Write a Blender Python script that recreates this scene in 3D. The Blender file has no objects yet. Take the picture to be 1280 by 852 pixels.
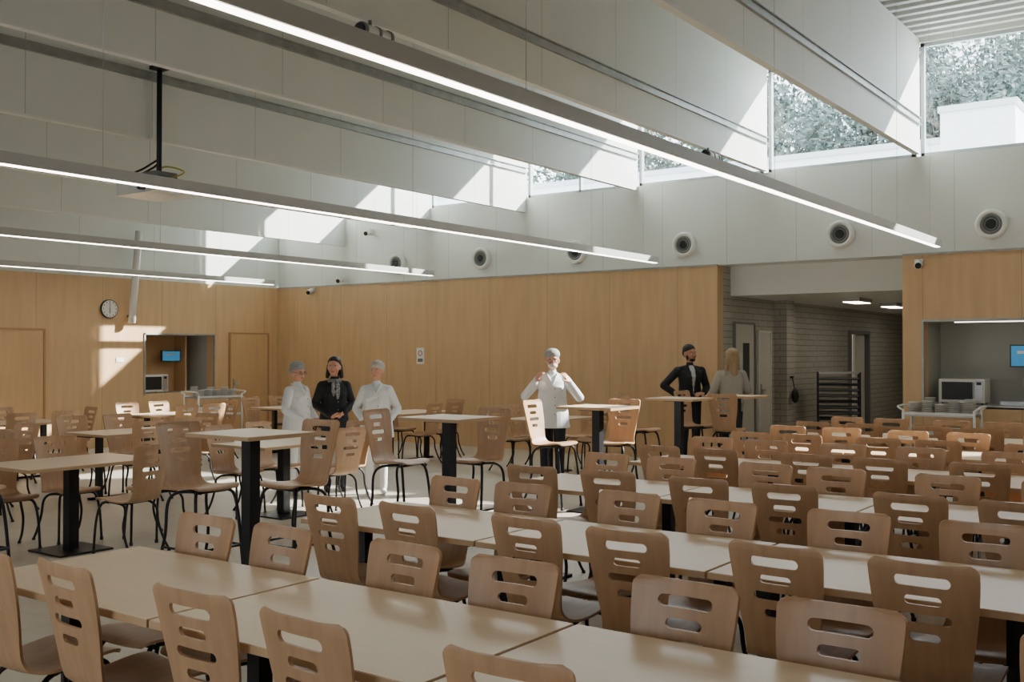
import bpy, bmesh, math, random
import numpy as np
from mathutils import Vector, Matrix, Euler
random.seed(7)
scene = bpy.context.scene
COL = scene.collection

# ------------------------------------------------------------ materials
def lin(c):
    return tuple(((v/255.0)/12.92 if v/255.0 <= 0.04045 else ((v/255.0+0.055)/1.055)**2.4) for v in c)

def mat(name, rgb, rough=0.5, metal=0.0, noise=0.0, nscale=8.0, stretch=(1,1,1), bump=0.0,
        seams=None, spec=0.5, objvar=0.0):
    m = bpy.data.materials.new(name); m.use_nodes = True
    nt = m.node_tree; N = nt.nodes; L = nt.links
    b = N['Principled BSDF']
    c = lin(rgb)
    b.inputs['Base Color'].default_value = (*c, 1)
    b.inputs['Roughness'].default_value = rough
    b.inputs['Metallic'].default_value = metal
    b.inputs['Specular IOR Level'].default_value = spec
    tc = N.new('ShaderNodeTexCoord')
    out = None
    if noise > 0 or bump > 0:
        mp = N.new('ShaderNodeMapping'); mp.inputs['Scale'].default_value = stretch
        L.new(tc.outputs['Object'], mp.inputs['Vector'])
        nz = N.new('ShaderNodeTexNoise'); nz.inputs['Scale'].default_value = nscale
        nz.inputs['Detail'].default_value = 5
        L.new(mp.outputs['Vector'], nz.inputs['Vector'])
        if noise > 0:
            rp = N.new('ShaderNodeMapRange')
            rp.inputs['From Min'].default_value = 0.3; rp.inputs['From Max'].default_value = 0.7
            rp.inputs['To Min'].default_value = 1-noise; rp.inputs['To Max'].default_value = 1+noise
            L.new(nz.outputs['Fac'], rp.inputs['Value'])
            mx = N.new('ShaderNodeVectorMath'); mx.operation = 'SCALE'
            mx.inputs[0].default_value = c
            sc = rp.outputs['Result']
            if objvar > 0:
                oi = N.new('ShaderNodeObjectInfo'); r2 = N.new('ShaderNodeMapRange')
                r2.inputs['To Min'].default_value = 1-objvar; r2.inputs['To Max'].default_value = 1+objvar
                L.new(oi.outputs['Random'], r2.inputs['Value'])
                mu = N.new('ShaderNodeMath'); mu.operation = 'MULTIPLY'
                L.new(sc, mu.inputs[0]); L.new(r2.outputs['Result'], mu.inputs[1]); sc = mu.outputs[0]
            L.new(sc, mx.inputs['Scale'])
            L.new(mx.outputs['Vector'], b.inputs['Base Color']); out = mx.outputs['Vector']
        if bump > 0:
            bp = N.new('ShaderNodeBump'); bp.inputs['Strength'].default_value = bump
            bp.inputs['Distance'].default_value = 0.01
            L.new(nz.outputs['Fac'], bp.inputs['Height']); L.new(bp.outputs['Normal'], b.inputs['Normal'])
    if seams:
        geo = N.new('ShaderNodeNewGeometry'); sp = N.new('ShaderNodeSeparateXYZ')
        L.new(geo.outputs['Position'], sp.inputs[0])
        prev = None
        for (ax, per, off, wd) in seams:
            a = N.new('ShaderNodeMath'); a.operation = 'ADD'; a.inputs[1].default_value = off + 1000*per
            L.new(sp.outputs[ax], a.inputs[0])
            d = N.new('ShaderNodeMath'); d.operation = 'MODULO'; d.inputs[1].default_value = per
            L.new(a.outputs[0], d.inputs[0])
            lt = N.new('ShaderNodeMath'); lt.operation = 'LESS_THAN'; lt.inputs[1].default_value = wd
            L.new(d.outputs[0], lt.inputs[0])
            if prev is None: prev = lt.outputs[0]
            else:
                mm = N.new('ShaderNodeMath'); mm.operation = 'MAXIMUM'
                L.new(prev, mm.inputs[0]); L.new(lt.outputs[0], mm.inputs[1]); prev = mm.outputs[0]
        mix = N.new('ShaderNodeMix'); mix.data_type = 'RGBA'
        L.new(prev, mix.inputs['Factor'])
        if out is not None: L.new(out, mix.inputs[6])
        else: mix.inputs[6].default_value = (*c, 1)
        mix.inputs[7].default_value = (c[0]*.6, c[1]*.6, c[2]*.6, 1)
        L.new(mix.outputs[2], b.inputs['Base Color'])
    return m

def emis(name, rgb, s):
    m = bpy.data.materials.new(name); m.use_nodes = True
    b = m.node_tree.nodes['Principled BSDF']
    b.inputs['Base Color'].default_value = (*lin(rgb), 1)
    b.inputs['Emission Color'].default_value = (*lin(rgb), 1)
    b.inputs['Emission Strength'].default_value = s
    return m

M_woodX = mat('birch_panel_x', (209,172,128), 0.45, noise=.08, nscale=3, stretch=(3,3,.35), seams=[(0,1.22,.0,.008)])
M_woodY = mat('birch_panel_y', (209,172,128), 0.45, noise=.08, nscale=3, stretch=(3,3,.35), seams=[(1,1.22,.35,.008)])
M_wood = mat('birch_plain', (205,167,122), 0.45, noise=.07, nscale=3, stretch=(3,3,.35))
M_whiteX = mat('white_panel_x', (226,229,224), 0.6, noise=.02, nscale=2, seams=[(0,1.085,.0,.007)])
M_whiteY = mat('white_panel_y', (223,226,219), 0.6, noise=.02, nscale=2, seams=[(1,1.5,.3,.008)])
M_white = mat('white_paint', (228,230,224), 0.6)
M_alu = mat('galvanised_steel', (166,168,164), 0.45, metal=.5, noise=.15, nscale=6)
M_frame = mat('window_frame_metal', (186,194,196), 0.4, metal=.3)
M_deck = mat('roof_deck_metal', (205,207,205), 0.45, metal=.3)
M_floor = mat('floor_lino', (190,180,164), 0.35, noise=.05, nscale=5, seams=[(0,.6,0,.004),(1,.6,0,.004)], spec=.5)
M_table = mat('table_laminate', (222,196,164), 0.34, noise=.03, nscale=4, stretch=(1,5,1))
M_edge = mat('table_edge', (190,156,118), 0.5)
M_chair = mat('beech_plywood', (183,144,108), 0.40, noise=.10, nscale=5, stretch=(5,1,.8), objvar=.10)
M_black = mat('black_steel', (24,24,26), 0.4, metal=.3)
M_dark = mat('dark_plastic', (32,33,36), 0.45)
M_grey = mat('grey_plastic', (120,122,122), 0.5)
M_steel = mat('stainless_steel', (180,182,182), 0.35, metal=.8)
M_porc = mat('white_porcelain', (232,230,224), 0.25)
M_lamp = emis('lamp_diffuser', (255,246,230), 12.0)
M_lamp2 = emis('lamp_tube', (255,242,222), 14.0)
M_niche_fill = emis('hatch_lamp', (255,248,234), 5.0)  # added emitter that brightens the right niche, no known fitting
M_house = mat('lamp_housing', (188,186,180), 0.5)
M_screen = emis('screen_blue', (60,140,190), .5)
M_red = mat('red_plastic', (170,40,35), 0.4)
M_door = mat('white_door', (210,208,200), 0.5)
M_glassd = mat('door_pane', (70,78,80), 0.1)
M_conc = mat('plaster_grey', (170,172,164), 0.8)
M_facade = mat('white_render_facade', (224,228,232), 0.8)
M_ground = mat('outside_ground', (120,120,112), 0.9, noise=.1)
M_leaf = mat('leaf_green', (96,112,106), 0.7, noise=.25, nscale=1)
M_bark = mat('bark', (80,70,62), 0.9, bump=.3)
M_paper = mat('notice_paper', (236,234,228), 0.7)
M_ink = mat('notice_ink', (150,80,70), 0.7)

# painted brick
M_brick = bpy.data.materials.new('painted_brick'); M_brick.use_nodes = True
nt = M_brick.node_tree; N = nt.nodes; L = nt.links
b = N['Principled BSDF']; b.inputs['Roughness'].default_value = .6
geo = N.new('ShaderNodeNewGeometry'); sp = N.new('ShaderNodeSeparateXYZ'); cb = N.new('ShaderNodeCombineXYZ')
L.new(geo.outputs['Position'], sp.inputs[0])
ad = N.new('ShaderNodeMath'); ad.operation = 'ADD'
L.new(sp.outputs[0], ad.inputs[0]); L.new(sp.outputs[1], ad.inputs[1])
L.new(ad.outputs[0], cb.inputs[0]); L.new(sp.outputs[2], cb.inputs[1])
bt = N.new('ShaderNodeTexBrick'); bt.inputs['Scale'].default_value = 1.0
bt.inputs['Brick Width'].default_value = .4; bt.inputs['Row Height'].default_value = .1
bt.inputs['Mortar Size'].default_value = .006
bt.inputs['Color1'].default_value = (*lin((184,182,172)),1); bt.inputs['Color2'].default_value = (*lin((176,174,164)),1)
bt.inputs['Mortar'].default_value = (*lin((130,128,118)),1)
L.new(cb.outputs[0], bt.inputs['Vector']); L.new(bt.outputs['Color'], b.inputs['Base Color'])
bp = N.new('ShaderNodeBump'); bp.inputs['Strength'].default_value = .4; bp.inputs['Distance'].default_value = .01; bp.invert = True
L.new(bt.outputs['Fac'], bp.inputs['Height']); L.new(bp.outputs['Normal'], b.inputs['Normal'])

# window glass (mostly transparent)
M_glass = bpy.data.materials.new('window_glass'); M_glass.use_nodes = True
nt = M_glass.node_tree; N = nt.nodes; L = nt.links
N.remove(N['Principled BSDF'])
tr = N.new('ShaderNodeBsdfTransparent'); tr.inputs[0].default_value = (.95,.98,1,1)
gl = N.new('ShaderNodeBsdfGlossy'); gl.inputs['Roughness'].default_value = .02
mx = N.new('ShaderNodeMixShader'); mx.inputs[0].default_value = .05
L.new(tr.outputs[0], mx.inputs[1]); L.new(gl.outputs[0], mx.inputs[2])
L.new(mx.outputs[0], N['Material Output'].inputs['Surface'])

# ------------------------------------------------------------ mesh builder
class MB:
    def __init__(s): s.bm = bmesh.new(); s.mats = []
    def mi(s, m):
        if m not in s.mats: s.mats.append(m)
        return s.mats.index(m)
    def _set(s, verts, m, smooth=False):
        i = s.mi(m)
        for f in {f for v in verts for f in v.link_faces}:
            f.material_index = i; f.smooth = smooth
    def box(s, a, b_, m, rot=None, piv=None):
        a = Vector(a); b_ = Vector(b_); c = (a+b_)/2; d = b_-a
        M = Matrix.Translation(c) @ Matrix.Diagonal((abs(d.x), abs(d.y), abs(d.z), 1))
        r = bmesh.ops.create_cube(s.bm, size=1, matrix=M); s._set(r['verts'], m)
    def cyl(s, p1, p2, r1, m, r2=None, seg=16, smooth=True):
        p1 = Vector(p1); p2 = Vector(p2); d = p2-p1
        q = d.to_track_quat('Z', 'Y')
        M = Matrix.Translation((p1+p2)/2) @ q.to_matrix().to_4x4()
        r = bmesh.ops.create_cone(s.bm, cap_ends=True, segments=seg, radius1=r1, radius2=r1 if r2 is None else r2, depth=d.length, matrix=M)
        s._set(r['verts'], m, smooth)
        for f in {f for v in r['verts'] for f in v.link_faces}:
            if len(f.verts) > 4: f.smooth = False
    def ell(s, c, r, m, rot=None, seg=16):
        M = Matrix.Translation(Vector(c))
        if rot is not None: M = M @ rot.to_4x4()
        M = M @ Matrix.Diagonal((r[0], r[1], r[2], 1))
        q = bmesh.ops.create_uvsphere(s.bm, u_segments=seg, v_segments=max(6, seg*2//3), radius=1, matrix=M); s._set(q['verts'], m, True)
    def tube(s, pts, r, m, seg=8, sub=5):
        P = catmull([Vector(p) for p in pts], sub) if sub > 1 else [Vector(p) for p in pts]
        rings = []; prev = None
        for i, p in enumerate(P):
            t = (P[min(i+1, len(P)-1)] - P[max(i-1, 0)]).normalized()
            a = t.orthogonal().normalized() if prev is None else (prev - t*prev.dot(t)).normalized()
            prev = a; bb = t.cross(a)
            rings.append([s.bm.verts.new(p + (a*math.cos(2*math.pi*k/seg) + bb*math.sin(2*math.pi*k/seg))*r) for k in range(seg)])
        i = s.mi(m)
        for j in range(len(rings)-1):
            for k in range(seg):
                f = s.bm.faces.new((rings[j][k], rings[j][(k+1)%seg], rings[j+1][(k+1)%seg], rings[j+1][k])); f.material_index = i; f.smooth = True
        s.bm.faces.new(rings[0][::-1]).material_index = i; s.bm.faces.new(rings[-1]).material_index = i
    def torus(s, c, R, r, m, axis='Y', seg=28, ss=8):
        i = s.mi(m); rings = []
        for k in range(seg):
            a = 2*math.pi*k/seg; ring = []
            for j in range(ss):
                bb = 2*math.pi*j/ss
                x = (R+r*math.cos(bb))*math.cos(a); y = (R+r*math.cos(bb))*math.sin(a); z = r*math.sin(bb)
                v = {'Z': (x,y,z), 'Y': (x,z,y), 'X': (z,x,y)}[axis]
                ring.append(s.bm.verts.new(Vector(c)+Vector(v)))
            rings.append(ring)
        for k in range(seg):
            for j in range(ss):
                f = s.bm.faces.new((rings[k][j], rings[(k+1)%seg][j], rings[(k+1)%seg][(j+1)%ss], rings[k][(j+1)%ss])); f.material_index = i; f.smooth = True
    def mesh(s, name):
        bmesh.ops.recalc_face_normals(s.bm, faces=s.bm.faces[:])
        me = bpy.data.meshes.new(name); s.bm.to_mesh(me); s.bm.free()
        for m in s.mats: me.materials.append(m)
        return me
    def obj(s, name, bevel=0):
        o = bpy.data.objects.new(name, s.mesh(name)); COL.objects.link(o)
        if bevel:
            md = o.modifiers.new('bevel', 'BEVEL'); md.width = bevel; md.segments = 2; md.limit_method = 'ANGLE'
        return o

def catmull(P, n):
    out = []
    for i in range(len(P)-1):
        p0 = P[max(i-1,0)]; p1 = P[i]; p2 = P[i+1]; p3 = P[min(i+2, len(P)-1)]
        for k in range(n):
            t = k/n
            out.append(0.5*((2*p1)+(p2-p0)*t+(2*p0-5*p1+4*p2-p3)*t*t+(3*p1-p0-3*p2+p3)*t*t*t))
    out.append(P[-1]); return out

def inst(me, name, loc, rz=0, sc=1):
    o = bpy.data.objects.new(name, me); COL.objects.link(o)
    o.location = loc; o.rotation_euler = (0, 0, rz); o.scale = (sc, sc, sc)
    return o

def evalmesh(o):
    dg = bpy.context.evaluated_depsgraph_get(); dg.update()
    return bpy.data.meshes.new_from_object(o.evaluated_get(dg))

# ------------------------------------------------------------ room constants
XL, YB, XR, YF = -16.46, 14.65, 5.0, -4.0
ZW, ZS, ZT, ZR = 3.0, 4.33, 5.88, 5.98
XC0, XC1 = -6.65, -3.92   # corridor
YC = 26.0

m = MB(); m.box((XL-.9, YF-.3, -.15), (XR+.3, YC+.3, 0), M_floor); m.obj('floor')

# left wall
m = MB()
for (y0, y1) in ((YF, 11.5), (13.03, YB)):
    m.box((XL-.2, y0, 0), (XL, y1, ZW), M_woodY)
m.box((XL-.2, 11.5, 0), (XL, 13.03, .92), M_woodY)
m.box((XL-.2, 11.5, 2.0), (XL, 13.03, ZW), M_woodY)
m.box((XL-.2, YF, ZW), (XL-.03, YB+.3, ZR), M_whiteY)
m.obj('wall_left')
m = MB()
m.box((XL-.85, 11.45, .9), (XL-.2, 11.5, 2.05), M_conc); m.box((XL-.85, 13.03, .9), (XL-.2, 13.08, 2.05), M_conc)
m.box((XL-.9, 11.45, .9), (XL-.85, 13.08, 2.05), M_wood); m.box((XL-.85, 11.45, 2.0), (XL-.2, 13.08, 2.05), M_conc)
m.box((XL-.85, 11.45, .88), (XL-.2, 13.08, .92), M_steel)
for (a, b_) in (((XL-.02, 11.47, .89), (XL+.02, 11.5, 2.03)), ((XL-.02, 13.03, .89), (XL+.02, 13.06, 2.03)), ((XL-.02, 11.47, 2.0), (XL+.02, 13.06, 2.03))):
    m.box(a, b_, M_alu)
m.box((XL-.84, 11.55, 1.62), (XL-.55, 12.1, 1.65), M_wood)
m.box((XL-.84, 12.75, .92), (XL-.5, 12.78, 2.0), M_wood)
m.obj('trim_left_niche')

# back wall
m = MB()
m.box((XL, YB, 0), (XC0, YB+.22, ZW), M_woodX)
m.box((XC1, YB, 0), (-3.64, YB+.22, ZW), M_woodX)
m.box((-3.64, YB, 0), (-1.4, YB+.22, .95), M_woodX)
m.box((-3.64, YB, 2.08), (-1.4, YB+.22, ZW), M_woodX)
m.box((-1.4, YB, 0), (XR, YB+.22, ZW), M_woodX)
m.box((XL, YB+.03, ZW), (XR, YB+.25, ZS), M_whiteX)
m.box((XL, YB+.03, ZT), (XR, YB+.25, ZR), M_whiteX)
m.obj('wall_back')
m = MB()
m.box((XL, YB-.015, ZW-.012), (XC0, YB+.03, ZW+.012), M_alu); m.box((XC1, YB-.015, ZW-.012), (XR, YB+.03, ZW+.012), M_alu)
m.obj('trim_back_rail')
m = MB(); m.box((XC0, YB+.5, 2.55), (XC1, YB+.7, ZW+.3), M_white); m.box((XC0, YB+.25, ZW), (XC1, YB+.5, ZW+.05), M_white); m.obj('trim_corridor_lintel')
# right niche
m = MB()
m.box((-3.69, YB+.22, .9), (-3.64, YB+.95, 2.12), M_conc); m.box((-1.4, YB+.22, .9), (-1.35, YB+.95, 2.12), M_conc)
m.box((-3.69, YB+.9, .9), (-1.35, YB+.95, 2.12), M_conc); m.box((-3.69, YB+.22, 2.08), (-1.35, YB+.95, 2.12), M_conc)
m.box((-3.69, YB+.0, .93), (-1.35, YB+.9, .97), M_steel)
m.box((-3.3, YB+.22, 2.07), (-1.7, YB+.27, 2.08), M_niche_fill)  # glowing strip added to lift the dark niche interior
for (a, b_) in (((-3.67, YB-.02, .95), (-3.64, YB+.02, 2.11)), ((-3.64, YB-.02, 2.08), (-1.4, YB+.02, 2.11))): m.box(a, b_, M_alu)
m.obj('trim_right_niche')

# corridor
m = MB()
m.box((XC0-.2, YB+.22, 0), (XC0, 20.9, ZW+.2), M_brick); m.box((XC0-.2, 22.2, 0), (XC0, YC, ZW), M_brick)
m.box((XC0-.2, 20.9, 2.12), (XC0, 22.2, ZW), M_brick)
m.box((XC0, 16.95, 0), (XC0+.22, 17.3, 2.55), M_brick)
m.obj('wall_corridor_left')
m = MB(); m.box((XC1, YB+.95, 0), (XC1+.2, YC, ZW), M_brick); m.box((XC1, YB+.22, 0), (XC1+.2, YB+.95, ZW), M_brick); m.obj('wall_corridor_right')
m = MB(); m.box((XC0-1.5, YC, 0), (XC1+.2, YC+.2, ZW), M_brick); m.obj('wall_corridor_end')
m = MB(); m.box((XC0, YB+.7, 2.55), (XC1, YC, 2.65), M_white); m.obj('ceiling_corridor')
m = MB(); m.box((XC0-1.5, 20.7, 0), (XC0-1.4, 22.4, ZW), M_white); m.box((XC0-1.4, 20.7, 0), (XC0-.2, 20.8, ZW), M_white); m.box((XC0-1.4, 22.3, 0), (XC0-.2, 22.4, ZW), M_white); m.box((XC0-1.5, 20.7, ZW), (XC0-.2, 22.4, ZW+.1), M_white); m.box((XC0-1.0,21.3,2.98),(XC0-.6,21.8,3.0), M_lamp2); m.obj('wall_side_room')

def door(name, axis, pos, a0, a1, h, md, mf, sgn, pane=False):
    m = MB(); t = .03*sgn
    def bx(u0, u1, z0, z1, d0, d1, mm):
        if axis == 'X': m.box((pos+d0, u0, z0), (pos+d1, u1, z1), mm)
        else: m.box((u0, pos+d0, z0), (u1, pos+d1, z1), mm)
    bx(a0, a1, 0, h, 0, t, md)
    f = .03
    bx(a0-f, a0, 0, h+f, 0, t*1.5, mf); bx(a1, a1+f, 0, h+f, 0, t*1.5, mf); bx(a0, a1, h, h+f, 0, t*1.5, mf)
    bx(a0+.06, a0+.10, .95, 1.15, t, t*1.6, M_steel)
    bx(a0+.07, a0+.20, 1.04, 1.06, t*1.6, t*2.6, M_steel)
    if pane: bx(a0+.3, a1-.2, 1.1, h-.3, t, t*1.2, M_glassd)
    return m.obj(name)
M_doorw = mat('birch_door', (204,166,120), 0.45, noise=.07, nscale=3, stretch=(3,3,.35))
M_jamb = mat('door_jamb_wood', (172,134,94), 0.5)
door('door_1', 'X', XL, 8.55, 9.53, 2.04, M_doorw, M_jamb, 1)
door('door_2', 'X', XL, 13.42, 14.36, 2.04, M_doorw, M_jamb, 1)
door('door_3', 'X', XC0, 15.25, 16.0, 2.12, M_door, M_grey, 1, True)
door('door_4', 'X', XC0, 16.2, 16.7, 2.0, M_door, M_white, 1)
m = MB(); m.box((XC0-.12, 20.9, 0), (XC0+.05, 20.97, 2.12), M_grey); m.box((XC0-.12, 22.13, 0), (XC0+.05, 22.2, 2.12), M_grey); m.box((XC0-.12, 20.97, 2.05), (XC0+.05, 22.13, 2.12), M_grey); m.box((XC0-.1, 21.5, 0), (XC0-.05, 22.13, 2.05), M_door); m.obj('door_5')

# right wall and the wall behind the camera, with two unseen windows added to let in fill light
m = MB(); m.box((XR, YF, 0), (XR+.2, YB+.25, ZW), M_woodY); m.box((XR+.03, YF, ZW), (XR+.2, YB+.25, ZR), M_whiteY); m.obj('wall_right')
wx = [(-13.0, -10.0), (-4.5, -1.5)]
m = MB()
m.box((XL-.2, YF-.2, 0), (XR+.2, YF, .9), M_woodX); m.box((XL-.2, YF-.2, 2.7), (XR+.2, YF, ZW), M_woodX); m.box((XL-.2, YF-.2, ZW), (XR+.2, YF-.03, ZR), M_whiteX)
xs = [XL-.2] + [v for w_ in wx for v in w_] + [XR+.2]
for k in range(0, len(xs), 2): m.box((xs[k], YF-.2, .9), (xs[k+1], YF, 2.7), M_woodX)
m.obj('wall_front')
for i, (a, b_) in enumerate(wx):
    m = MB()
    for (p, q) in (((a, YF-.12, .9), (a+.06, YF-.06, 2.7)), ((b_-.06, YF-.12, .9), (b_, YF-.06, 2.7)), ((a, YF-.12, .9), (b_, YF-.06, .96)), ((a, YF-.12, 2.64), (b_, YF-.06, 2.7)), (((a+b_)/2-.03, YF-.12, .9), ((a+b_)/2+.03, YF-.06, 2.7))):
        m.box(p, q, M_frame)
    m.box((a, YF-.095, .9), (b_, YF-.09, 2.7), M_glass)
    m.obj('window_%d' % (i+20))

# roof / ceiling
m = MB()
m.box((XL-.2, YF-.2, ZR), (XR+.2, YB+.4, ZR+.12), M_deck)
y = YF
while y < YB:
    m.box((XL, y, ZR-.05), (XR, y+.09, ZR), M_deck); y += .25
m.obj('ceiling')

# beams
BX = [-3.69 - 2.17*k for k in range(6)]
BZ = [4.36, 4.35, 4.26, 4.08, 3.92, 3.76]
allb = list(zip(BX, BZ)) + [(.65, 4.36), (2.82, 4.36)]
for bx, bz in allb:
    m = MB()
    m.box((bx-.07, YF, bz+.02), (bx, YB+.03, ZR-.05), M_whiteY)
    m.box((bx, YF, 4.75), (bx+.010, YB, 4.85), M_alu)
    m.box((bx+.010, YF, 4.84), (bx+.035, YB, 4.85), M_alu); m.box((bx+.010, YF, 4.75), (bx+.035, YB, 4.76), M_alu)
    m.box((bx-.075, YF, bz), (bx+.005, YB+.02, bz+.022), M_white)
    m.obj('ceiling_beam')

# clerestory windows
edges = [XL] + sorted(BX) + [.65, 2.82, XR]
wn = 1
for i in range(len(edges)-1):
    a, b_ = edges[i], edges[i+1]
    if b_-a < .5: continue
    if i < len(edges)-2: b_ -= .07
    m = MB(); y0, y1 = YB+.08, YB+.15; f = .05
    m.box((a, y0, ZS), (a+f, y1, ZT), M_frame); m.box((b_-f, y0, ZS), (b_, y1, ZT), M_frame)
    m.box((a, y0, ZS), (b_, y1, ZS+f), M_frame); m.box((a, y0, ZT-f), (b_, y1, ZT), M_frame)
    if i in (2, 3): m.box(((a+b_)/2-.02, y0, ZS), ((a+b_)/2+.02, y1, ZT), M_frame)
    m.box((a, y0+.03, ZS), (b_, y0+.035, ZT), M_glass)
    m.obj('window_%d' % wn); wn += 1

# ventilation nozzles
for vx in (-2.79, -4.77, -7.2, -9.18, -11.16, -13.16):
    m = MB(); c = Vector((vx, YB+.03, 3.34))
    m.cyl(c, c+Vector((0,-.03,0)), .20, M_porc, seg=36)
    m.torus(c+Vector((0,-.045,0)), .165, .035, M_porc)
    m.torus(c+Vector((0,-.05,0)), .115, .024, M_grey)
    m.cyl(c+Vector((0,-.02,0)), c+Vector((0,-.055,0)), .10, M_dark, seg=28)
    m.torus(c+Vector((0,-.06,0)), .075, .010, M_grey); m.cyl(c+Vector((0,-.05,0)), c+Vector((0,-.075,0)), .05, M_dark, seg=24)
    m.obj('air_vent_nozzle')

# linear lamps
for lx in (-3.13, -6.97, -11.15, -15.05, .9):
    m = MB(); z = 2.95
    m.box((lx-.036, YF+.3, z), (lx+.036, 13.3, z+.085), M_house)
    m.box((lx-.034, YF+.32, z-.006), (lx+.022, 13.28, z), M_lamp)
    for yy in (-2.5, 1.0, 4.5, 8.0, 11.5, 12.9):
        m.cyl((lx, yy, z+.08), (lx, yy, ZR), .002, M_steel, seg=5)
    m.obj('linear_pendant_lamp')

# corridor lamps
for yy in (17.1, 19.2, 22.5):
    m = MB(); m.box((-5.45, yy-.35, 2.49), (-5.15, yy+.35, 2.55), M_house); m.box((-5.42, yy-.33, 2.48), (-5.18, yy+.33, 2.49), M_lamp2); m.obj('ceiling_lamp')

# projector on pole
m = MB(); px, py = -10.06, 7.2
m.cyl((px, py, 3.68), (px, py, 4.9), .03, M_black)
m.box((px-.08, py-.08, 4.86), (px+.08, py+.08, 4.9), M_black)
m.box((px-.40, py-.28, 3.43), (px+.32, py+.30, 3.57), M_porc)
m.box((px-.30, py-.2, 3.575), (px+.22, py+.2, 3.61), M_dark)
m.cyl((px+.12, py-.28, 3.50), (px+.12, py-.34, 3.50), .05, M_dark)
for k in range(9): m.box((px+.321, py-.22+k*.05, 3.46), (px+.324, py-.19+k*.05, 3.54), M_grey)
m.box((px-.14, py-.14, 3.64), (px+.14, py+.14, 3.69), M_grey)
for sx in (-.24, .2):
    for sy in (-.17, .2): m.cyl((px+sx, py+sy, 3.58), (px+sx*.4, py+sy*.4, 3.67), .010, M_black)
m.tube([(px-.2, py-.1, 3.58), (px-.34, py, 3.70), (px-.06, py+.02, 3.80), (px, py, 3.95)], .012, M_black)
m.tube([(px-.3, py+.1, 3.58), (px-.38, py-.1, 3.68), (px-.1, py-.12, 3.74), (px, py, 3.85)], .012, M_black)
m.tube([(px+.1, py, 3.60), (px+.32, py+.1, 3.68), (px+.06, py+.03, 3.76), (px-.15,py,3.66)], .010, mat('yellow_cable', (190,170,60), .5))
m.obj('ceiling_projector', .012)

# tube on left wall
m = MB(); m.cyl((XL+.15, 11.12, 2.2), (XL+.15, 11.26, 3.85), .065, M_porc, seg=18); m.box((XL-.03, 11.15, 3.6), (XL+.15, 11.2, 3.65), M_grey); m.box((XL, 11.12, 2.3), (XL+.15, 11.18, 2.34), M_grey); m.obj('wall_mounted_tube')

# round floodlights under beams
for (cx, cy) in ((-5.82, 6.2), (-5.82, 12.6)):
    m = MB(); zb = 4.35
    m.cyl((cx, cy-.05, zb), (cx, cy-.05, zb-.05), .015, M_grey)
    m.cyl((cx+.02, cy-.17, zb-.11), (cx+.02, cy+.12, zb-.11), .06, M_porc, seg=24)
    for yy in (-.18, -.02, .12): m.cyl((cx+.02, cy+yy, zb-.11), (cx+.02, cy+yy+.03, zb-.11), .068, M_grey, seg=24)
    m.cyl((cx+.02, cy-.2, zb-.11), (cx+.02, cy-.18, zb-.11), .055, M_dark, seg=24)
    m.obj('spot_light_fitting')
for (cx, cz) in ((-13.86, 4.0), (-3.7, 2.88), (-14.6, 3.12), (-15.4, 2.92)):
    m = MB(); y0 = YB if cz < 3 else YB+.03
    m.box((cx-.05, y0-.04, cz-.05), (cx+.05, y0, cz+.05), M_porc); m.cyl((cx, y0-.03, cz), (cx+.03, y0-.17, cz-.05), .05, M_porc); m.cyl((cx+.03, y0-.17, cz-.05), (cx+.033, y0-.185, cz-.055), .04, M_dark)
    m.obj('security_camera')

# clock
m = MB(); c = Vector((XL, 10.75, 2.44))
m.cyl(c, c+Vector((.04,0,0)), .165, M_dark, seg=40); m.cyl(c+Vector((.03,0,0)), c+Vector((.045,0,0)), .15, M_porc, seg=40)
for k in range(12):
    a = k*math.pi/6; p = c+Vector((.046, math.sin(a)*.125, math.cos(a)*.125)); m.box(p-Vector((.002,.006,.012)), p+Vector((.002,.006,.012)), M_dark)
m.box(c+Vector((.046,-.004,-.02)), c+Vector((.049,.004,.11)), M_dark); m.box(c+Vector((.046,-.006,-.08)), c+Vector((.05,.006,.01)), M_dark)
m.obj('wall_clock')
m = MB(); m.box((XL, 10.9, 1.5), (XL+.012, 11.06, 1.58), M_porc); m.box((XL+.012, 10.92, 1.52), (XL+.018, 10.97, 1.56), M_white); m.obj('light_switch')
m = MB(); m.box((-12.66, YB-.01, 1.46), (-12.48, YB, 1.76), M_paper); m.torus((-12.57, YB-.012, 1.66), .045, .007, M_ink, 'Y', 20, 5); m.box((-12.63, YB-.012, 1.5), (-12.51, YB-.009, 1.56), M_grey); m.obj('wall_notice')

# ------------------------------------------------------------ appliances
def microwave(name, c, face, w=.5, h=.3, d=.36):
    m = MB()
    m.box((-w/2, -d/2, .02), (w/2, d/2, h), M_porc)
    m.box((-w/2+.04, -d/2-.012, .06), (w/2-.15, -d/2, h-.04), M_dark)
    m.box((w/2-.12, -d/2-.01, .04), (w/2-.02, -d/2, h-.02), M_steel)
    m.box((w/2-.1, -d/2-.014, h-.08), (w/2-.04, -d/2-.01, h-.04), M_dark)
    m.cyl((w/2-.135, -d/2-.03, .06), (w/2-.135, -d/2-.03, h-.04), .008, M_steel)
    for sx in (-1, 1):
        for sy in (-1, 1): m.cyl((sx*(w/2-.04), sy*(d/2-.04), 0), (sx*(w/2-.04), sy*(d/2-.04), .02), .015, M_dark)
    o = m.obj(name, .006); o.location = c; o.rotation_euler = (0,0,face); return o
microwave('microwave_oven', (-3.22, YB+.42, .97), 0, .58, .34)
microwave('microwave_oven', (XL-.42, 11.90, .92), math.radians(90), .54, .34)
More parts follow.
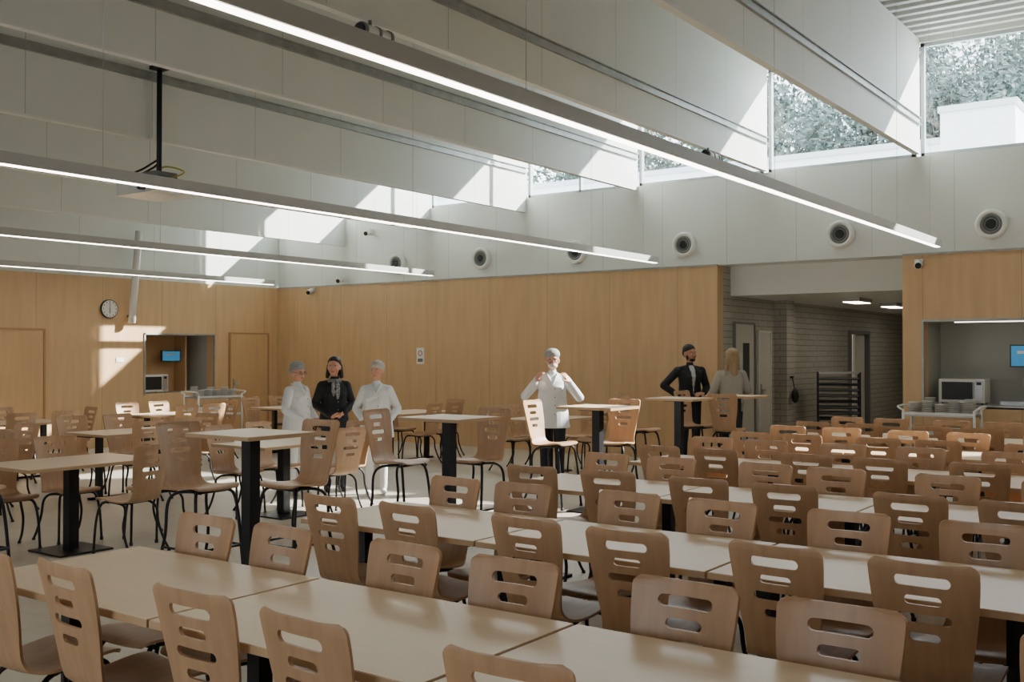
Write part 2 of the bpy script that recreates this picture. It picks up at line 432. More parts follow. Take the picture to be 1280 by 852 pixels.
def monitor(name, c, rz, w=.5):
    m = MB(); m.box((-w/2, -.02, 0), (w/2, .02, w*.5), M_dark); m.box((-w/2+.015, -.023, .015), (w/2-.015, -.02, w*.5-.015), M_screen)
    m.box((-w*.35, -.025, w*.3), (w*.25, -.0235, w*.36), M_paper); m.box((-.04, .02, .08), (.04, .1, .16), M_dark)
    o = m.obj(name); o.location = c; o.rotation_euler = (0,0,rz); return o
monitor('information_screen', (-2.38, YB+.6, 1.47), 0, .6)
monitor('information_screen', (XL-.62, 12.5, 1.5), math.radians(90), .42)
m = MB(); m.box((-2.75, YB+.3, .97), (-1.5, YB+.8, 1.02), M_steel); m.tube([(-2.5, YB+.7, 1.02), (-2.5, YB+.7, 1.3), (-2.5, YB+.55, 1.33), (-2.5, YB+.5, 1.22)], .012, M_steel); m.box((-2.0, YB+.35, 1.02), (-1.75, YB+.6, 1.25), M_grey); m.obj('sink_counter')

def trolley(name, c, rz):
    m = MB(); w, d, h = .42, .26, .88
    for z in (.25, .55, .86): 
        m.box((-w, -d, z), (w, d, z+.02), M_steel)
        m.box((-w, -d, z+.02), (w, -d+.012, z+.05), M_porc); m.box((-w, d-.012, z+.02), (w, d, z+.05), M_porc)
    for sx in (-1, 1):
        for sy in (-1, 1):
            m.cyl((sx*w, sy*d, .1), (sx*w, sy*d, h+.06), .016, M_porc)
            m.cyl((sx*w-.015, sy*d, .05), (sx*w+.015, sy*d, .05), .05, M_dark)
        m.tube([(sx*w, -d, h+.05), (sx*(w+.06), -d, h+.1), (sx*(w+.06), d, h+.1), (sx*w, d, h+.05)], .014, M_porc)
    for i in range(5):
        for j in range(2):
            x = -.32+i*.16; y = -.12+j*.22
            n = random.randint(8, 13)
            for k in range(n): m.cyl((x, y, .885+k*.016), (x, y, .895+k*.016), .05, M_porc, r2=.075, seg=14)
    m.box((-.38, -.2, .57), (.3, .2, .72), M_porc)
    o = m.obj(name); o.location = c; o.rotation_euler = (0,0,rz); return o
trolley('dish_trolley', (-3.25, 13.95, 0), .05)
trolley('dish_trolley', (-15.1, 11.95, 0), math.radians(80))

# tray rack in the corridor
m = MB(); w, d, h = .35, .3, 1.33
for sx in (-1, 1):
    for sy in (-1, 1):
        m.box((sx*w-.015, sy*d-.015, .08), (sx*w+.015, sy*d+.015, h), M_dark); m.cyl((sx*w-.02, sy*d, .05), (sx*w+.02, sy*d, .05), .05, M_dark)
m.box((-w, -d, h-.03), (w, d, h), M_steel)
for k in range(11):
    z = .2+k*.1
    m.box((-w+.02, -d+.01, z), (w-.02, d-.01, z+.025), M_grey if k % 3 else M_dark)
    m.box((-w, -d-.02, z-.01), (w, -d, z+.008), M_black)
o = m.obj('tray_rack'); o.location = (-6.0, 18.3, 0); o.rotation_euler = (0,0,math.radians(20))
m = MB(); m.box((-.25,-.3,.1),(.25,.3,.14),M_steel)
for sx in (-.25,.25):
    for sy in (-.3,.3): m.cyl((sx,sy,.05),(sx,sy,.95),.015,M_steel); m.ell((sx,sy,.04),(.04,.02,.04),M_dark)
m.box((-.25,-.3,.5),(.25,.3,.53),M_steel)
m.tube([(-.25,-.3,.95),(-.25,-.4,1.0),(.25,-.4,1.0),(.25,-.3,.95)],.018,M_red)
o = m.obj('service_cart'); o.location = (-5.05, 20.5, 0); o.rotation_euler=(0,0,.5)
m = MB(); ax = XC0+.22
m.tube([(ax+.03, 17.12, 1.25), (ax+.05, 17.12, 1.15), (ax+.07, 17.12, 1.05)], .01, M_dark); m.ell((ax+.08, 17.12, .94), (.06,.08,.13), M_dark); m.box((ax, 17.09, 1.23), (ax+.05, 17.15, 1.27), M_dark); m.obj('hanging_bag')

# ------------------------------------------------------------ chair
def chair_mesh(name, sh, legs_high):
    prof = [(.215,-.012,.175),(.19,.003,.197),(.12,.004,.202),(.0,-.012,.202),(-.10,-.018,.19),(-.155,-.005,.165),(-.182,.035,.15),(-.195,.10,.155),(-.207,.18,.168),(-.225,.28,.182),(-.243,.37,.19),(-.256,.425,.192)]
    P = catmull([Vector(p) for p in prof], 4)
    top = P[-1]
    for a in (15,35,55,72,85): 
        t = math.radians(a); P.append(Vector((top.x-.004*math.sin(t), top.y+.028*math.sin(t), top.z-.032*(1-math.cos(t)))))
    bm = bmesh.new(); nc = 12; rows = []
    for p in P:
        r = []
        backness = min(1, max(0, (p.y-.0)/.15))
        for k in range(nc+1):
            u = -1+2*k/nc
            yy = p.x - .022*(1-u*u)*backness
            zz = p.y + sh - .010*(1-u*u)*(1-backness)
            r.append(bm.verts.new((u*p.z, yy, zz)))
        rows.append(r)
    for j in range(len(rows)-1):
        for k in range(nc):
            f = bm.faces.new((rows[j][k], rows[j][k+1], rows[j+1][k+1], rows[j+1][k])); f.smooth = True
    bmesh.ops.recalc_face_normals(bm, faces=bm.faces[:])
    me = bpy.data.meshes.new('tmp'); bm.to_mesh(me); bm.free()
    o = bpy.data.objects.new('tmp', me); COL.objects.link(o)
    s = o.modifiers.new('s', 'SOLIDIFY'); s.thickness = .012; s.offset = 0
    bm = bmesh.new()
    for (zc, ln, hh) in ((.385,.098,.019),(.315,.065,.017),(.247,.095,.017),(.178,.055,.016)):
        pts = []
        for k in range(13):
            a = -math.pi/2+math.pi*k/12; pts.append((ln-hh+hh*math.cos(a), hh*math.sin(a)))
        for k in range(13):
            a = math.pi/2+math.pi*k/12; pts.append((-(ln-hh)+hh*math.cos(a), hh*math.sin(a)))
        va = [bm.verts.new((p[0], -.4, sh+zc+p[1])) for p in pts]; vb = [bm.verts.new((p[0], -.1, sh+zc+p[1])) for p in pts]
        bm.faces.new(va); bm.faces.new(vb[::-1]); n = len(pts)
        for k in range(n): bm.faces.new((va[k], vb[k], vb[(k+1)%n], va[(k+1)%n]))
    bmesh.ops.recalc_face_normals(bm, faces=bm.faces[:])
    mc = bpy.data.meshes.new('cut'); bm.to_mesh(mc); bm.free()
    oc = bpy.data.objects.new('cut', mc); COL.objects.link(oc)
    bo = o.modifiers.new('b', 'BOOLEAN'); bo.object = oc; bo.operation = 'DIFFERENCE'; bo.solver = 'EXACT'
    shell = evalmesh(o)
    bpy.data.objects.remove(o); bpy.data.objects.remove(oc)
    m = MB(); m.mi(M_chair); m.mi(M_black)
    m.bm.from_mesh(shell)
    for f in m.bm.faces: f.material_index = 0; f.smooth = False
    R = .011
    if not legs_high:
        for sx in (-1, 1):
            m.tube([(sx*.13,.13,sh-.03),(sx*.165,.17,sh-.06),(sx*.185,.20,sh-.2),(sx*.195,.215,.02)], R, M_black)
            m.tube([(sx*.13,.10,sh-.03),(sx*.14,-.06,sh-.045),(sx*.165,-.12,sh-.10),(sx*.185,-.12,sh-.22),(sx*.195,-.17,.1),(sx*.197,-.235,.012)], R, M_black)
            m.cyl((sx*.195,.215,0),(sx*.195,.215,.03),.015,M_dark,seg=10); m.cyl((sx*.197,-.235,0),(sx*.197,-.235,.02),.015,M_dark,seg=10)
        m.tube([(-.14,-.04,sh-.042),(.14,-.04,sh-.042)], R, M_black, sub=1)
        m.tube([(-.14,.12,sh-.035),(.14,.12,sh-.035)], R, M_black, sub=1)
    else:
        for sx in (-1, 1):
            m.tube([(sx*.13,.13,sh-.03),(sx*.17,.17,sh-.07),(sx*.19,.20,sh-.25),(sx*.205,.24,.02)], R+.001, M_black)
            m.tube([(sx*.13,.10,sh-.03),(sx*.145,-.08,sh-.05),(sx*.17,-.15,sh-.13),(sx*.19,-.15,sh-.35),(sx*.205,-.2,.15),(sx*.207,-.27,.012)], R+.001, M_black)
            m.cyl((sx*.205,.24,0),(sx*.205,.24,.03),.016,M_dark,seg=10); m.cyl((sx*.207,-.27,0),(sx*.207,-.27,.02),.016,M_dark,seg=10)
            m.tube([(sx*.197,.225,.25),(sx*.2,-.175,.25)], R-.002, M_black, sub=1)
        m.tube([(-.197,.225,.25),(.197,.225,.25)], R, M_black, sub=1)
        m.tube([(-.14,.12,sh-.04),(.14,.12,sh-.04)], R, M_black, sub=1)
        m.tube([(-.14,-.06,sh-.046),(.14,-.06,sh-.046)], R, M_black, sub=1)
    return m.mesh(name)
ME_CH = chair_mesh('dining_chair', .455, False)
ME_HC = chair_mesh('high_chair', .69, True)

def table_mesh(name, w, d, h, cols, high=False):
    m = MB()
    m.box((-w/2, -d/2, h-.028), (w/2, d/2, h-.003), M_edge)
    m.box((-w/2+.003, -d/2+.003, h-.003), (w/2-.003, d/2-.003, h), M_table)
    c = .045 if high else .032
    for cx, cy in cols:
        m.box((cx-c, cy-c, .015), (cx+c, cy+c, h-.03), M_black)
        m.box((cx-.12, cy-.2, h-.04), (cx+.12, cy+.2, h-.028), M_black)
        if high: m.box((cx-.24, cy-.24, 0), (cx+.24, cy+.24, .015), M_black)
        else: m.box((cx-.035, -d/2+.06, 0), (cx+.035, d/2-.06, .022), M_black)
    return m.mesh(name)
ME_T = table_mesh('dining_table', 1.194, .8, .75, [(-.5,0),(.5,0)])
ME_TL = table_mesh('square_dining_table', .8, 1.2, .75, [(0,-.42),(0,.42)])
ME_TL2 = table_mesh('pedestal_dining_table', .8, 1.2, .75, [(0,0)], True)
ME_HT = table_mesh('high_table', .66, .6, 1.10, [(0,0)], True)

def rj(s): return random.uniform(-s, s)
ROWY = [2.55, 4.36, 6.19, 8.02, 9.85, 11.65]
CX = [-3.66+1.206*k for k in range(6)]
for ri, yc in enumerate(ROWY):
    for cx in CX:
        if ri == 5 and cx < -3.9: continue
        inst(ME_T, 'dining_table', (cx, yc, 0))
        for dx in (-.27, .27):
            inst(ME_CH, 'dining_chair', (cx+dx+rj(.03), yc-.21-abs(rj(.05)), 0), rj(.09))
            inst(ME_CH, 'dining_chair', (cx+dx+rj(.03), yc+.24+abs(rj(.04)), 0), math.pi+rj(.07))

# high tables
HT = [(-5.72, 4.85), (-5.72, 7.05), (-5.62, 9.4), (-5.85, 11.75), (-5.58, 12.9)]
for i, (x, y) in enumerate(HT):
    inst(ME_HT, 'high_table', (x, y, 0))
    inst(ME_HC, 'high_chair', (x-.57, y+rj(.03), 0), -math.pi/2+rj(.12))
    if i < 3: inst(ME_HC, 'high_chair', (x-.1+rj(.03), y+.53, 0), math.pi+rj(.12))
    if i == 4: inst(ME_HC, 'high_chair', (x+.1, y-.48, 0), .1)
inst(ME_HC, 'high_chair', (-7.5, 3.75, 0), -math.pi/2+.2)

# left zone
for ix, x in enumerate((-8.1, -10.7, -13.3)):
    for iy, y in enumerate((2.6, 4.95, 7.3, 9.75, 12.2)):
        if (ix == 0 and iy == 3) or (ix == 1 and iy == 3): continue
        inst(ME_TL2 if ix == 0 else ME_TL, 'canteen_table', (x, y, 0))
        for dy in (-.28, .28):
            inst(ME_CH, 'dining_chair', (x-.37-rj(.08)-.1, y+dy+rj(.03), 0), -math.pi/2+rj(.15))
            if ix > 0 or dy > 0: inst(ME_CH, 'dining_chair', (x+.47+rj(.06), y+dy+rj(.03), 0), math.pi/2+rj(.15))
        inst(ME_CH, 'dining_chair', (x+.05, y+.82, 0), math.pi+rj(.2))

# ------------------------------------------------------------ people
class Body:
    def __init__(s): s.bm = bmesh.new(); s.segs = []
    def ell(s, c, r, lab, rot=None, rec=True):
        M = Matrix.Translation(Vector(c))
        if rot is not None: M = M @ rot.to_4x4()
        M = M @ Matrix.Diagonal((r[0], r[1], r[2], 1))
        bmesh.ops.create_icosphere(s.bm, subdivisions=3, radius=1, matrix=M)
        if rec: s.segs.append((Vector(c), Vector(c)+Vector((0,0,1e-4)), min(r), lab))
    def cap(s, p1, r1, p2, r2, lab):
        p1 = Vector(p1); p2 = Vector(p2); d = p2-p1
        bmesh.ops.create_icosphere(s.bm, subdivisions=2, radius=r1, matrix=Matrix.Translation(p1))
        bmesh.ops.create_icosphere(s.bm, subdivisions=2, radius=r2, matrix=Matrix.Translation(p2))
        if d.length > 1e-4:
            M = Matrix.Translation((p1+p2)/2) @ d.to_track_quat('Z','Y').to_matrix().to_4x4()
            bmesh.ops.create_cone(s.bm, cap_ends=True, segments=14, radius1=r1, radius2=r2, depth=d.length, matrix=M)
        s.segs.append((p1, p2, (r1+r2)/2, lab))
    def loft(s, rings, lab):
        n = 24; R = []
        for (c, rx, ry) in rings:
            c = Vector(c); R.append([s.bm.verts.new(c+Vector((rx*math.cos(2*math.pi*k/n), ry*math.sin(2*math.pi*k/n), 0))) for k in range(n)])
        for j in range(len(R)-1):
            for k in range(n): s.bm.faces.new((R[j][k], R[j][(k+1)%n], R[j+1][(k+1)%n], R[j+1][k]))
        s.bm.faces.new(R[0][::-1]); s.bm.faces.new(R[-1])
        for a, b_ in zip(rings[:-1], rings[1:]):
            s.segs.append((Vector(a[0]), Vector(b_[0]), (a[1]+b_[1]+a[2]+b_[2])/4, lab))
    def remesh(s, vox, smooth):
        bmesh.ops.recalc_face_normals(s.bm, faces=s.bm.faces[:])
        me = bpy.data.meshes.new('t'); s.bm.to_mesh(me); s.bm.free()
        o = bpy.data.objects.new('t', me); COL.objects.link(o)
        r = o.modifiers.new('r', 'REMESH'); r.mode = 'VOXEL'; r.voxel_size = vox; r.use_smooth_shade = True
        k = o.modifiers.new('k', 'SMOOTH'); k.factor = .5; k.iterations = smooth
        e = evalmesh(o); bpy.data.objects.remove(o); return e

SK = mat('skin', (206,150,122), .5, noise=.05, nscale=20)
SK2 = mat('skin_tan', (176,124,96), .5, noise=.05, nscale=20)
EYEW = mat('eye_white', (230,228,222), .2); EYED = mat('eye_iris', (40,30,25), .2); LIP = mat('lips', (165,82,74), .4)
COATW = mat('cotton_white', (218,220,220), .8, bump=.8, nscale=7)
MASKM = mat('face_mask', (222,214,206), .8)
JACK = mat('jacket_black', (20,21,27), .75, bump=.3, nscale=12)
NAVY = mat('trousers_dark', (26,28,36), .8, bump=.3, nscale=12)
SWEAT = mat('sweater_grey', (168,160,148), .9, bump=.5, nscale=30)
SHOE = mat('shoe_leather', (28,26,26), .5)
SHOEW = mat('shoe_white', (210,210,206), .5)
CAPM = mat('bouffant_cap', (146,146,142), .8, noise=.2, bump=.6, nscale=40)
HB = mat('hair_dark_brown', (34,23,20), .5, bump=.5, nscale=40, stretch=(4,4,.5))
HBL = mat('hair_blond', (156,128,94), .5, noise=.2, bump=.5, nscale=40, stretch=(4,4,.5))
HBK = mat('hair_black', (22,18,16), .6, bump=.4, nscale=60)
HGR = mat('hair_net_grey', (184,176,166), .6, noise=.15, bump=.4, nscale=40)
SCARF = mat('scarf_pattern', (130,130,130), .8, noise=.9, nscale=50)
SHIRT = mat('shirt_white', (180,180,180), .8)

def person(name, loc, rz, H, top, bottom, shoe, skin=SK, hem=.88, coat=False, Le=(.25,.02,1.12), Lw=(.24,-.04,.86), Re=(-.25,.02,1.12), Rw=(-.24,-.04,.86),
           Lh=(0,-.1,-1), Rh=(0,-.1,-1), Lp=(-1,0,0), Rp=(1,0,0), hyaw=0, htilt=0, style='cap', cloth=.012, female=True, glasses=False, mask=False,
           scarf=False, stance=.09, beard=False, opening=None, feet=None, wide=1.0):
    B = Body(); V = Vector
    sw = .156 if female else .18
    B.loft([(V((0,.0,.84)),.13,.10),(V((0,.0,.90)),.172,.125),(V((0,.0,.97)),.166+cloth,.12+cloth),(V((0,.0,1.07)),(.142 if female else .15)+cloth,.108+cloth),
            (V((0,.0,1.17)),.145+cloth,.11+cloth),(V((0,-.005,1.27)),.156+cloth,.118+cloth),(V((0,.0,1.34)),sw+cloth*.5,.10+cloth),(V((0,.005,1.39)),.125,.08),(V((0,.008,1.43)),.068,.06)], 'torso')
    if female:
        for sx in (-1,1): B.ell((sx*.065,-.085,1.24), (.062,.05,.058), 'torso', rec=False)
    if coat:
        B.loft([(V((0,0,hem)),.205*wide,.16*wide),(V((0,0,.86)),.194*wide,.152*wide),(V((0,0,.95)),.186*wide,.146*wide),(V((0,0,1.08)),.166*wide,.134*wide),(V((0,0,1.2)),.160*wide,.130*wide),(V((0,0,1.3)),.15*wide,.11)], 'torso')
    B.cap((0,.005,1.405), .057, (0,-.003,1.435), .054, 'torso')
    B.cap((0,.008,1.42), .047, (0,-.004,1.52), .046, 'head')
    for sx, e, w, hd, pn in ((1,Le,Lw,Lh,Lp),(-1,Re,Rw,Rh,Rp)):
        sh = V((sx*sw,.005,1.355)); e = V(e); w = V(w)
        B.cap(V((sx*.06,.008,1.385)), .05, sh, .05+cloth*.4, 'torso')
        B.cap(sh, .050+cloth, e, .040+cloth, 'torso')
        B.cap(e, .041+cloth, e.lerp(w,.9), .031+cloth, 'torso')
        B.cap(e.lerp(w,.85), .027, w, .024, 'hand')
        hd = V(hd).normalized(); pn = V(pn); pn = (pn-hd*pn.dot(hd)).normalized(); sd = hd.cross(pn).normalized()
        if sd.y > 0: sd = -sd
        for q in (-.024,-.008,.008,.024):
            B.cap(w+hd*.015+sd*q*.8, .014, w+hd*.085+sd*q, .012, 'hand')
        for q, ln in ((.031,.068),(.0105,.078),(-.0105,.072),(-.031,.056)):
            p = w+hd*.085+sd*q; d = (hd+sd*q*3).normalized()
            for j, fr in enumerate((.45,.30,.25)):
                ang = (.3,.5,.45)[j]
                d = (d*math.cos(ang)+pn*math.sin(ang)).normalized()
                n_ = p+d*ln*fr
                B.cap(p, .0086-.0008*j, n_, .0080-.0008*j, 'hand'); p = n_
        t0 = w+hd*.025+sd*.026; t1 = t0+(hd*.55+sd*.75+pn*.2).normalized()*.038; t2 = t1+(hd*.85+sd*.35+pn*.3).normalized()*.03
        B.cap(t0,.013,t1,.0105,'hand'); B.cap(t1,.0105,t2,.0088,'hand')
    for k, sx in enumerate((1,-1)):
        fx = sx*stance; fy = 0
        if feet: fx, fy = feet[k]
        hip = V((sx*.085,0,.88)); kn = V(((sx*.09+fx)/2, fy*.5-.015, .48)); an = V((fx, fy+.015, .09))
        B.cap(hip, .086, kn, .060, 'leg'); B.cap(kn, .060, kn.lerp(an,.35)+V((0,.012,0)), .056, 'leg')
        B.cap(kn.lerp(an,.35)+V((0,.012,0)), .056, an, .046, 'leg')
        B.cap(an+V((0,.01,-.045)), .04, an+V((sx*.01,-.09,-.055)), .034, 'foot'); B.cap(an+V((sx*.01,-.09,-.055)), .034, an+V((sx*.015,-.15,-.062)), .027, 'foot')
    piv = V((0,0,1.49)); HR = (Matrix.Rotation(hyaw,3,'Z') @ Matrix.Rotation(htilt,3,'X'))
    HS = 1.07
    hp = lambda x,y,z: piv + HR @ ((V((x,y,z))-piv)*HS)
    HE = HR @ Matrix.Scale(HS,3)
    B.ell(hp(0,.008,1.605), (.073,.092,.095), 'head', HE)
    B.ell(hp(0,-.022,1.555), (.06,.066,.072), 'head', HE)
    B.ell(hp(0,-.05,1.507), (.034,.032,.024), 'head', HE)
    for sx in (-1,1):
        B.ell(hp(sx*.036,-.055,1.555), (.024,.026,.024), 'head', HE)
        B.ell(hp(sx*.075,.012,1.575), (.009,.018,.03), 'head', HE)
    B.cap(hp(0,-.083,1.592), .009, hp(0,-.102,1.56), .0125, 'head')
    B.cap(hp(-.03,-.076,1.612), .011, hp(.03,-.076,1.612), .011, 'head')
    B.cap(hp(-.015,-.082,1.531), .009, hp(.015,-.082,1.531), .009, 'head')
    segs = B.segs
    me = B.remesh(.0068, 3)
    nf = len(me.polygons)
    cen = np.empty(nf*3); me.polygons.foreach_get('center', cen); cen = cen.reshape(-1,3)
    best = np.full(nf, 9.0); lab = np.zeros(nf, int); labs = ['torso','hand','leg','foot','head']
    for (a, b_, r, l) in segs:
        a = np.array(a); b_ = np.array(b_); d = b_-a; t = np.clip(((cen-a)@d)/(d@d), 0, 1)
        ds = np.linalg.norm(cen-(a+t[:,None]*d), axis=1)-r
        w = ds < best; best[w] = ds[w]; lab[w] = labs.index(l)
    z = cen[:,2]
    bodyl = (lab == 0) | (lab == 2)
    legm = bodyl & (z < hem) & (np.abs(cen[:,0]) < .2+stance) & ~((lab == 0) & (np.hypot(cen[:,0]/.24, cen[:,1]/.2) > 1))
    midx = np.where(lab == 1, 1, np.where(lab == 3, 3, np.where(lab == 4, 1, 0)))
    midx[legm] = 2; midx[(lab == 2) & (z < hem)] = 2
    midx[(z > 1.47)&(np.hypot(cen[:,0],cen[:,1])<.2)&(lab!=1)] = 1
    if opening is not None:
        o_ = (cen[:,1] < -.05) & (np.abs(cen[:,0]) < .004+.035*np.clip((z-1.05)/.35,0,1)) & (np.abs(cen[:,2]-1.23) < .2) & (lab == 0)
        midx[o_] = 4
    me.materials.clear()
    for mm in (top, skin, bottom, shoe, opening or SHIRT): me.materials.append(mm)
    me.polygons.foreach_set('material_index', midx.astype(np.int32))
    me.polygons.foreach_set('use_smooth', np.ones(nf, bool))
    hairm = {'cap': CAPM, 'long_blond': HBL, 'dark': HB, 'short': HBK, 'grey': HGR}[style]
    Bh = Body()
    if style in ('cap', 'grey'):
        Bh.ell(hp(0,.022,1.650), (.090,.104,.072), 'h', HE); Bh.ell(hp(0,.06,1.60), (.080,.07,.07), 'h', HE)
        Bh.cap(hp(-.055,-.04,1.65), .014, hp(.055,-.04,1.65), .014, 'h')
    elif style == 'short':
        Bh.ell(hp(0,.018,1.640), (.079,.092,.076), 'h', HE); Bh.ell(hp(0,.045,1.60), (.078,.06,.07), 'h', HE)
    else:
        Bh.ell(hp(0,.03,1.638), (.084,.092,.082), 'h', HE); Bh.ell(hp(0,.06,1.56), (.088,.06,.1), 'h', HE)
        ln = 1.42 if style == 'long_blond' else 1.47
        for sx in (-1,1): Bh.cap(hp(sx*.074,.035,1.6), .024, hp(sx*.085,.025,ln), .028, 'h')
        Bh.cap(hp(0,.075,1.58), .055, hp(0,.085,ln-.03), .055, 'h')
        Bh.cap(hp(-.03,-.055,1.675), .016, hp(.05,-.045,1.665), .018, 'h')
    hm = Bh.remesh(.008, 3)
    m = MB(); m.bm.from_mesh(me)
    m.mats = [top, skin, bottom, shoe, opening or SHIRT]
    n0 = len(m.bm.faces)
    m.bm.from_mesh(hm); m.bm.faces.ensure_lookup_table(); m.mats.append(hairm); hi = len(m.mats)-1
    for f in m.bm.faces[n0:]: f.material_index = hi; f.smooth = True
    for sx in (-1,1):
        m.ell(hp(sx*.031,-.079,1.588), (.012,.008,.006), EYEW, HE, 10)
        m.ell(hp(sx*.031,-.086,1.588), (.006,.003,.005), EYED, HE, 8)
        m.ell(hp(sx*.031,-.087,1.608), (.017,.004,.003), HB if style != 'grey' else M_grey, HE, 8)
        if glasses:
            c = hp(sx*.033,-.097,1.588)
            pts = [c+HR@V((.024*math.cos(a*math.pi/6),0,.018*math.sin(a*math.pi/6))) for a in range(13)]
            m.tube(pts, .0028, M_dark, 5, 1); m.tube([hp(sx*.057,-.095,1.59), hp(sx*.078,.0,1.588)], .0025, M_dark, 5, 1)
    if not mask: m.ell(hp(0,-.090,1.531), (.021,.006,.0065), LIP, HE, 10)
    else: m.ell(hp(0,-.060,1.532), (.054,.050,.036), MASKM, HE, 14)
    if beard:
        m.ell(hp(0,-.050,1.510), (.044,.036,.03), HBK, HE, 12); m.ell(hp(0,-.087,1.544), (.024,.007,.004), HBK, HE, 8)
        for sx in (-1,1): m.ell(hp(sx*.056,-.02,1.535), (.012,.026,.035), HBK, HE, 10)
    if scarf:
        for k in range(9):
            a = 2*math.pi*k/9; m.ell((.065*math.cos(a), -.01+.065*math.sin(a), 1.415), (.035,.035,.028), SCARF)
        m.ell((.025,-.13,1.30), (.03,.022,.12), SCARF); m.ell((-.03,-.125,1.32), (.028,.022,.1), SCARF)
    if coat:
        for k in range(4): m.ell((.03,-.146*wide+.004*k,.95+.1*k), (.008,.006,.008), M_grey, seg=8)
        for sx in (-1,1):
            m.tube([(0.0,-.135,1.30),(sx*.035,-.115,1.37),(sx*.062,-.03,1.425),(sx*.04,.06,1.44)], .013, top, 6)
    o = m.obj(name); s = H/1.70
    o.location = loc; o.rotation_euler = (0,0,rz); o.scale = (s,s,s)
    return o
D = math.radians
person('kitchen_worker', (-9.12, 8.42, 0), D(98), 1.53, COATW, COATW, SHOEW, hem=.74, coat=True, glasses=True, hyaw=D(-12), htilt=D(8), wide=1.12,
       Le=(.24,.0,1.11), Lw=(.14,-.20,.99), Lh=(-.75,-.6,-.25), Lp=(0,.3,-1), Re=(-.24,.0,1.11), Rw=(-.12,-.21,.98), Rh=(.75,-.6,-.2), Rp=(0,.3,-1))
person('woman_in_dark_jacket', (-9.02, 8.92, 0), D(55), 1.59, JACK, NAVY, SHOE, hem=.82, coat=True, style='dark', scarf=True, hyaw=D(-20),
       Le=(.24,.03,1.12), Lw=(.08,-.19,1.0), Lh=(-1,-.1,-.1), Lp=(0,.4,-1), Re=(-.24,.03,1.12), Rw=(-.06,-.18,.97), Rh=(1,-.1,.1), Rp=(0,.4,1))
person('kitchen_worker', (-8.40, 9.0, 0), D(38), 1.54, COATW, COATW, SHOEW, hem=.74, coat=True, style='grey', hyaw=D(-15), wide=1.12,
       Le=(.27,.05,1.11), Lw=(.18,-.16,.97), Lh=(-.8,-.4,-.1), Lp=(0,.6,-1), Re=(-.27,.05,1.11), Rw=(-.16,-.17,.97), Rh=(.8,-.4,-.1), Rp=(0,.6,-1))
person('kitchen_worker', (-6.82, 10.35, 0), D(34), 1.68, COATW, NAVY, SHOE, hem=.78, coat=True, glasses=True, mask=True, hyaw=D(5), htilt=D(6), wide=1.06,
       Le=(.33,-.03,1.14), Lw=(.20,-.14,1.33), Lh=(-.5,-.1,.85), Lp=(-.6,.5,-.3), Re=(-.33,-.03,1.16), Rw=(-.20,-.14,1.34), Rh=(.5,-.1,.85), Rp=(.6,.5,-.3))
person('man_in_black_jacket', (-6.65, 13.7, 0), D(52), 1.76, JACK, NAVY, SHOE, SK2, hem=.86, style='short', beard=True, female=False, opening=SHIRT, hyaw=D(15),
       Le=(.27,.02,1.12), Lw=(.12,-.19,1.05), Lh=(-.9,-.2,-.1), Lp=(0,.5,-1), Re=(-.36,.08,1.15), Rw=(-.19,-.06,1.0), Rh=(.7,-.6,-.3), Rp=(.5,.6,0))
person('woman_in_grey_sweater', (-6.0, 13.68, 0), D(222), 1.70, SWEAT, NAVY, SHOE, hem=.84, style='long_blond', hyaw=D(10), cloth=.018,
       Le=(.25,-.03,1.13), Lw=(.1,-.22,1.08), Lh=(-.9,-.3,0), Lp=(0,.5,-1), Re=(-.25,-.03,1.13), Rw=(-.1,-.22,1.05), Rh=(.9,-.3,0), Rp=(0,.5,-1))

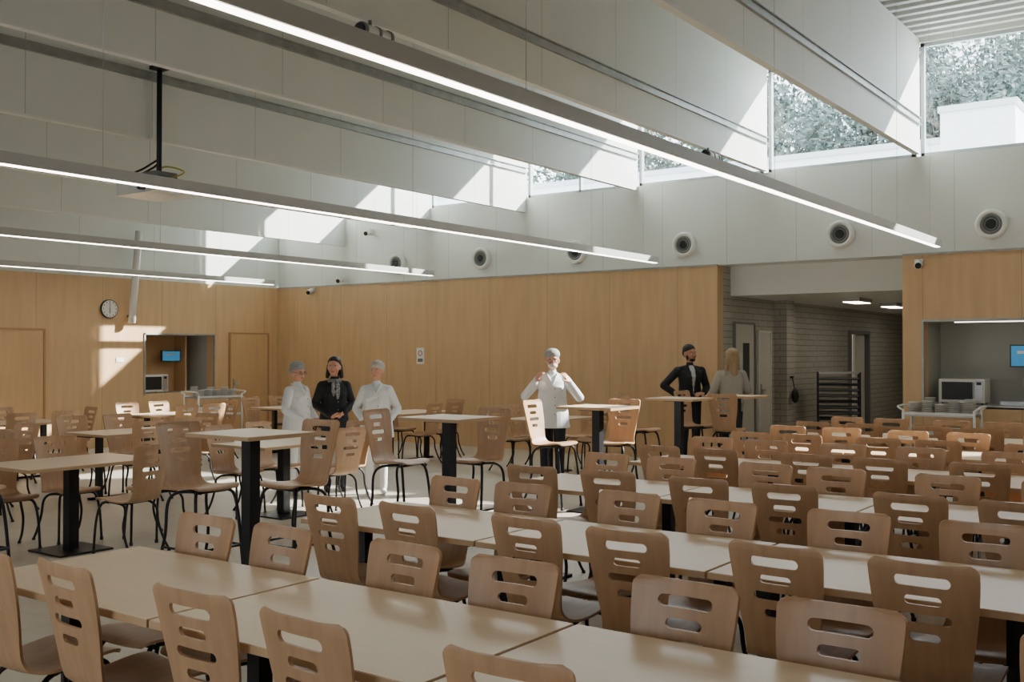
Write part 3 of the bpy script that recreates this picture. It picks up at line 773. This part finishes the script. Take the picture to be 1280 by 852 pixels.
# ------------------------------------------------------------ outside
m = MB(); m.box((-70, YC+.6, -.2), (50, 90, -.05), M_ground); m.obj('outside_ground')
m = MB()
m.box((-6.3, 27, -.05), (-4.6, 31, 7.6), M_facade); m.box((-6.35, 26.95, 7.6), (-4.55, 31.05, 7.75), M_frame)
m.box((-24, 27.3, -.05), (-6.3, 33, 6.9), M_facade); m.box((-24.05, 27.25, 6.9), (-6.3, 33, 7.05), M_frame)
m.box((-4.6, 27.6, -.05), (12, 33, 6.6), M_facade)
for k in range(6): m.box((-22+k*2.6, 27.27, 4.9), (-20.6+k*2.6, 27.31, 6.1), M_glassd)
m.obj('neighbour_building')
def tree_mesh():
    rnd = random.Random(3); m = MB()
    m.cyl((0,0,0),(0,0,7),.28,M_bark,r2=.14,seg=10)
    cl = []
    for k in range(30):
        a = rnd.uniform(0,6.28); r = rnd.uniform(.4,3.6); z = rnd.uniform(5.5,12.0); r *= 1-.5*abs(z-8.5)/4
        c = Vector((r*math.cos(a), r*math.sin(a), z)); cl.append((c, rnd.uniform(.8,1.5)))
        m.cyl((0,0,min(6.8,z-1.5)), c, .06, M_bark, r2=.02, seg=5)
    i = m.mi(M_leaf)
    for (c, r) in cl:
        for k in range(420):
            d = Vector((rnd.gauss(0,1),rnd.gauss(0,1),rnd.gauss(0,1))).normalized()*r*rnd.uniform(.3,1)
            p = c+d; u = Vector((rnd.gauss(0,1),rnd.gauss(0,1),rnd.gauss(0,1))).normalized(); w = u.orthogonal().normalized(); s = rnd.uniform(.06,.14)
            f = m.bm.faces.new([m.bm.verts.new(q) for q in (p-u*s, p-w*s*.5, p+u*s, p+w*s*.5)]); f.material_index = i
    return m.mesh('tree')
TM = tree_mesh()
for k, (x, y, s) in enumerate(((-4,36,1.0),(-9.5,37,1.1),(-15,36,1.0),(-21,38,1.1),(-28,37,1.0),(-12,41,1.15),(1.5,38,1.05),(-35,38,1.1),(-43,38,1.1),(-6.5,42,1.1))):
    inst(TM, 'tree', (x,y,-.1), k*1.3, s)

# ------------------------------------------------------------ lights
sd = bpy.data.lights.new('sun', 'SUN'); sd.energy = 32; sd.angle = .015; sd.color = (1,.95,.86)
so = bpy.data.objects.new('sun', sd); COL.objects.link(so); so.location = (10,30,25)
so.rotation_euler = Vector((-.95,-1,-.8)).to_track_quat('-Z','Y').to_euler()
w = bpy.data.worlds.new('world'); scene.world = w; w.use_nodes = True
bg = w.node_tree.nodes['Background']; bg.inputs[0].default_value = (.88,.95,1.0,1); bg.inputs[1].default_value = 9.0
def portal(name, loc, rot, sx, sy):
    l = bpy.data.lights.new(name, 'AREA'); l.shape = 'RECTANGLE'; l.size = sx; l.size_y = sy
    l.cycles.is_portal = True
    o = bpy.data.objects.new(name, l); COL.objects.link(o); o.location = loc; o.rotation_euler = rot
portal('portal_clerestory', ((XL+XR)/2, YB+.4, (ZS+ZT)/2), (D(-90),0,0), XR-XL, ZT-ZS)
portal('portal_front', ((XL+XR)/2, YF-.4, 1.8), (D(90),0,0), XR-XL, 1.8)

# ------------------------------------------------------------ camera
cd = bpy.data.cameras.new('camera'); cd.lens = 36.5; cd.sensor_width = 36
co = bpy.data.objects.new('camera', cd); COL.objects.link(co)
co.location = (0,0,1.65); co.rotation_euler = (D(90.7), 0, D(35.6))
scene.camera = co
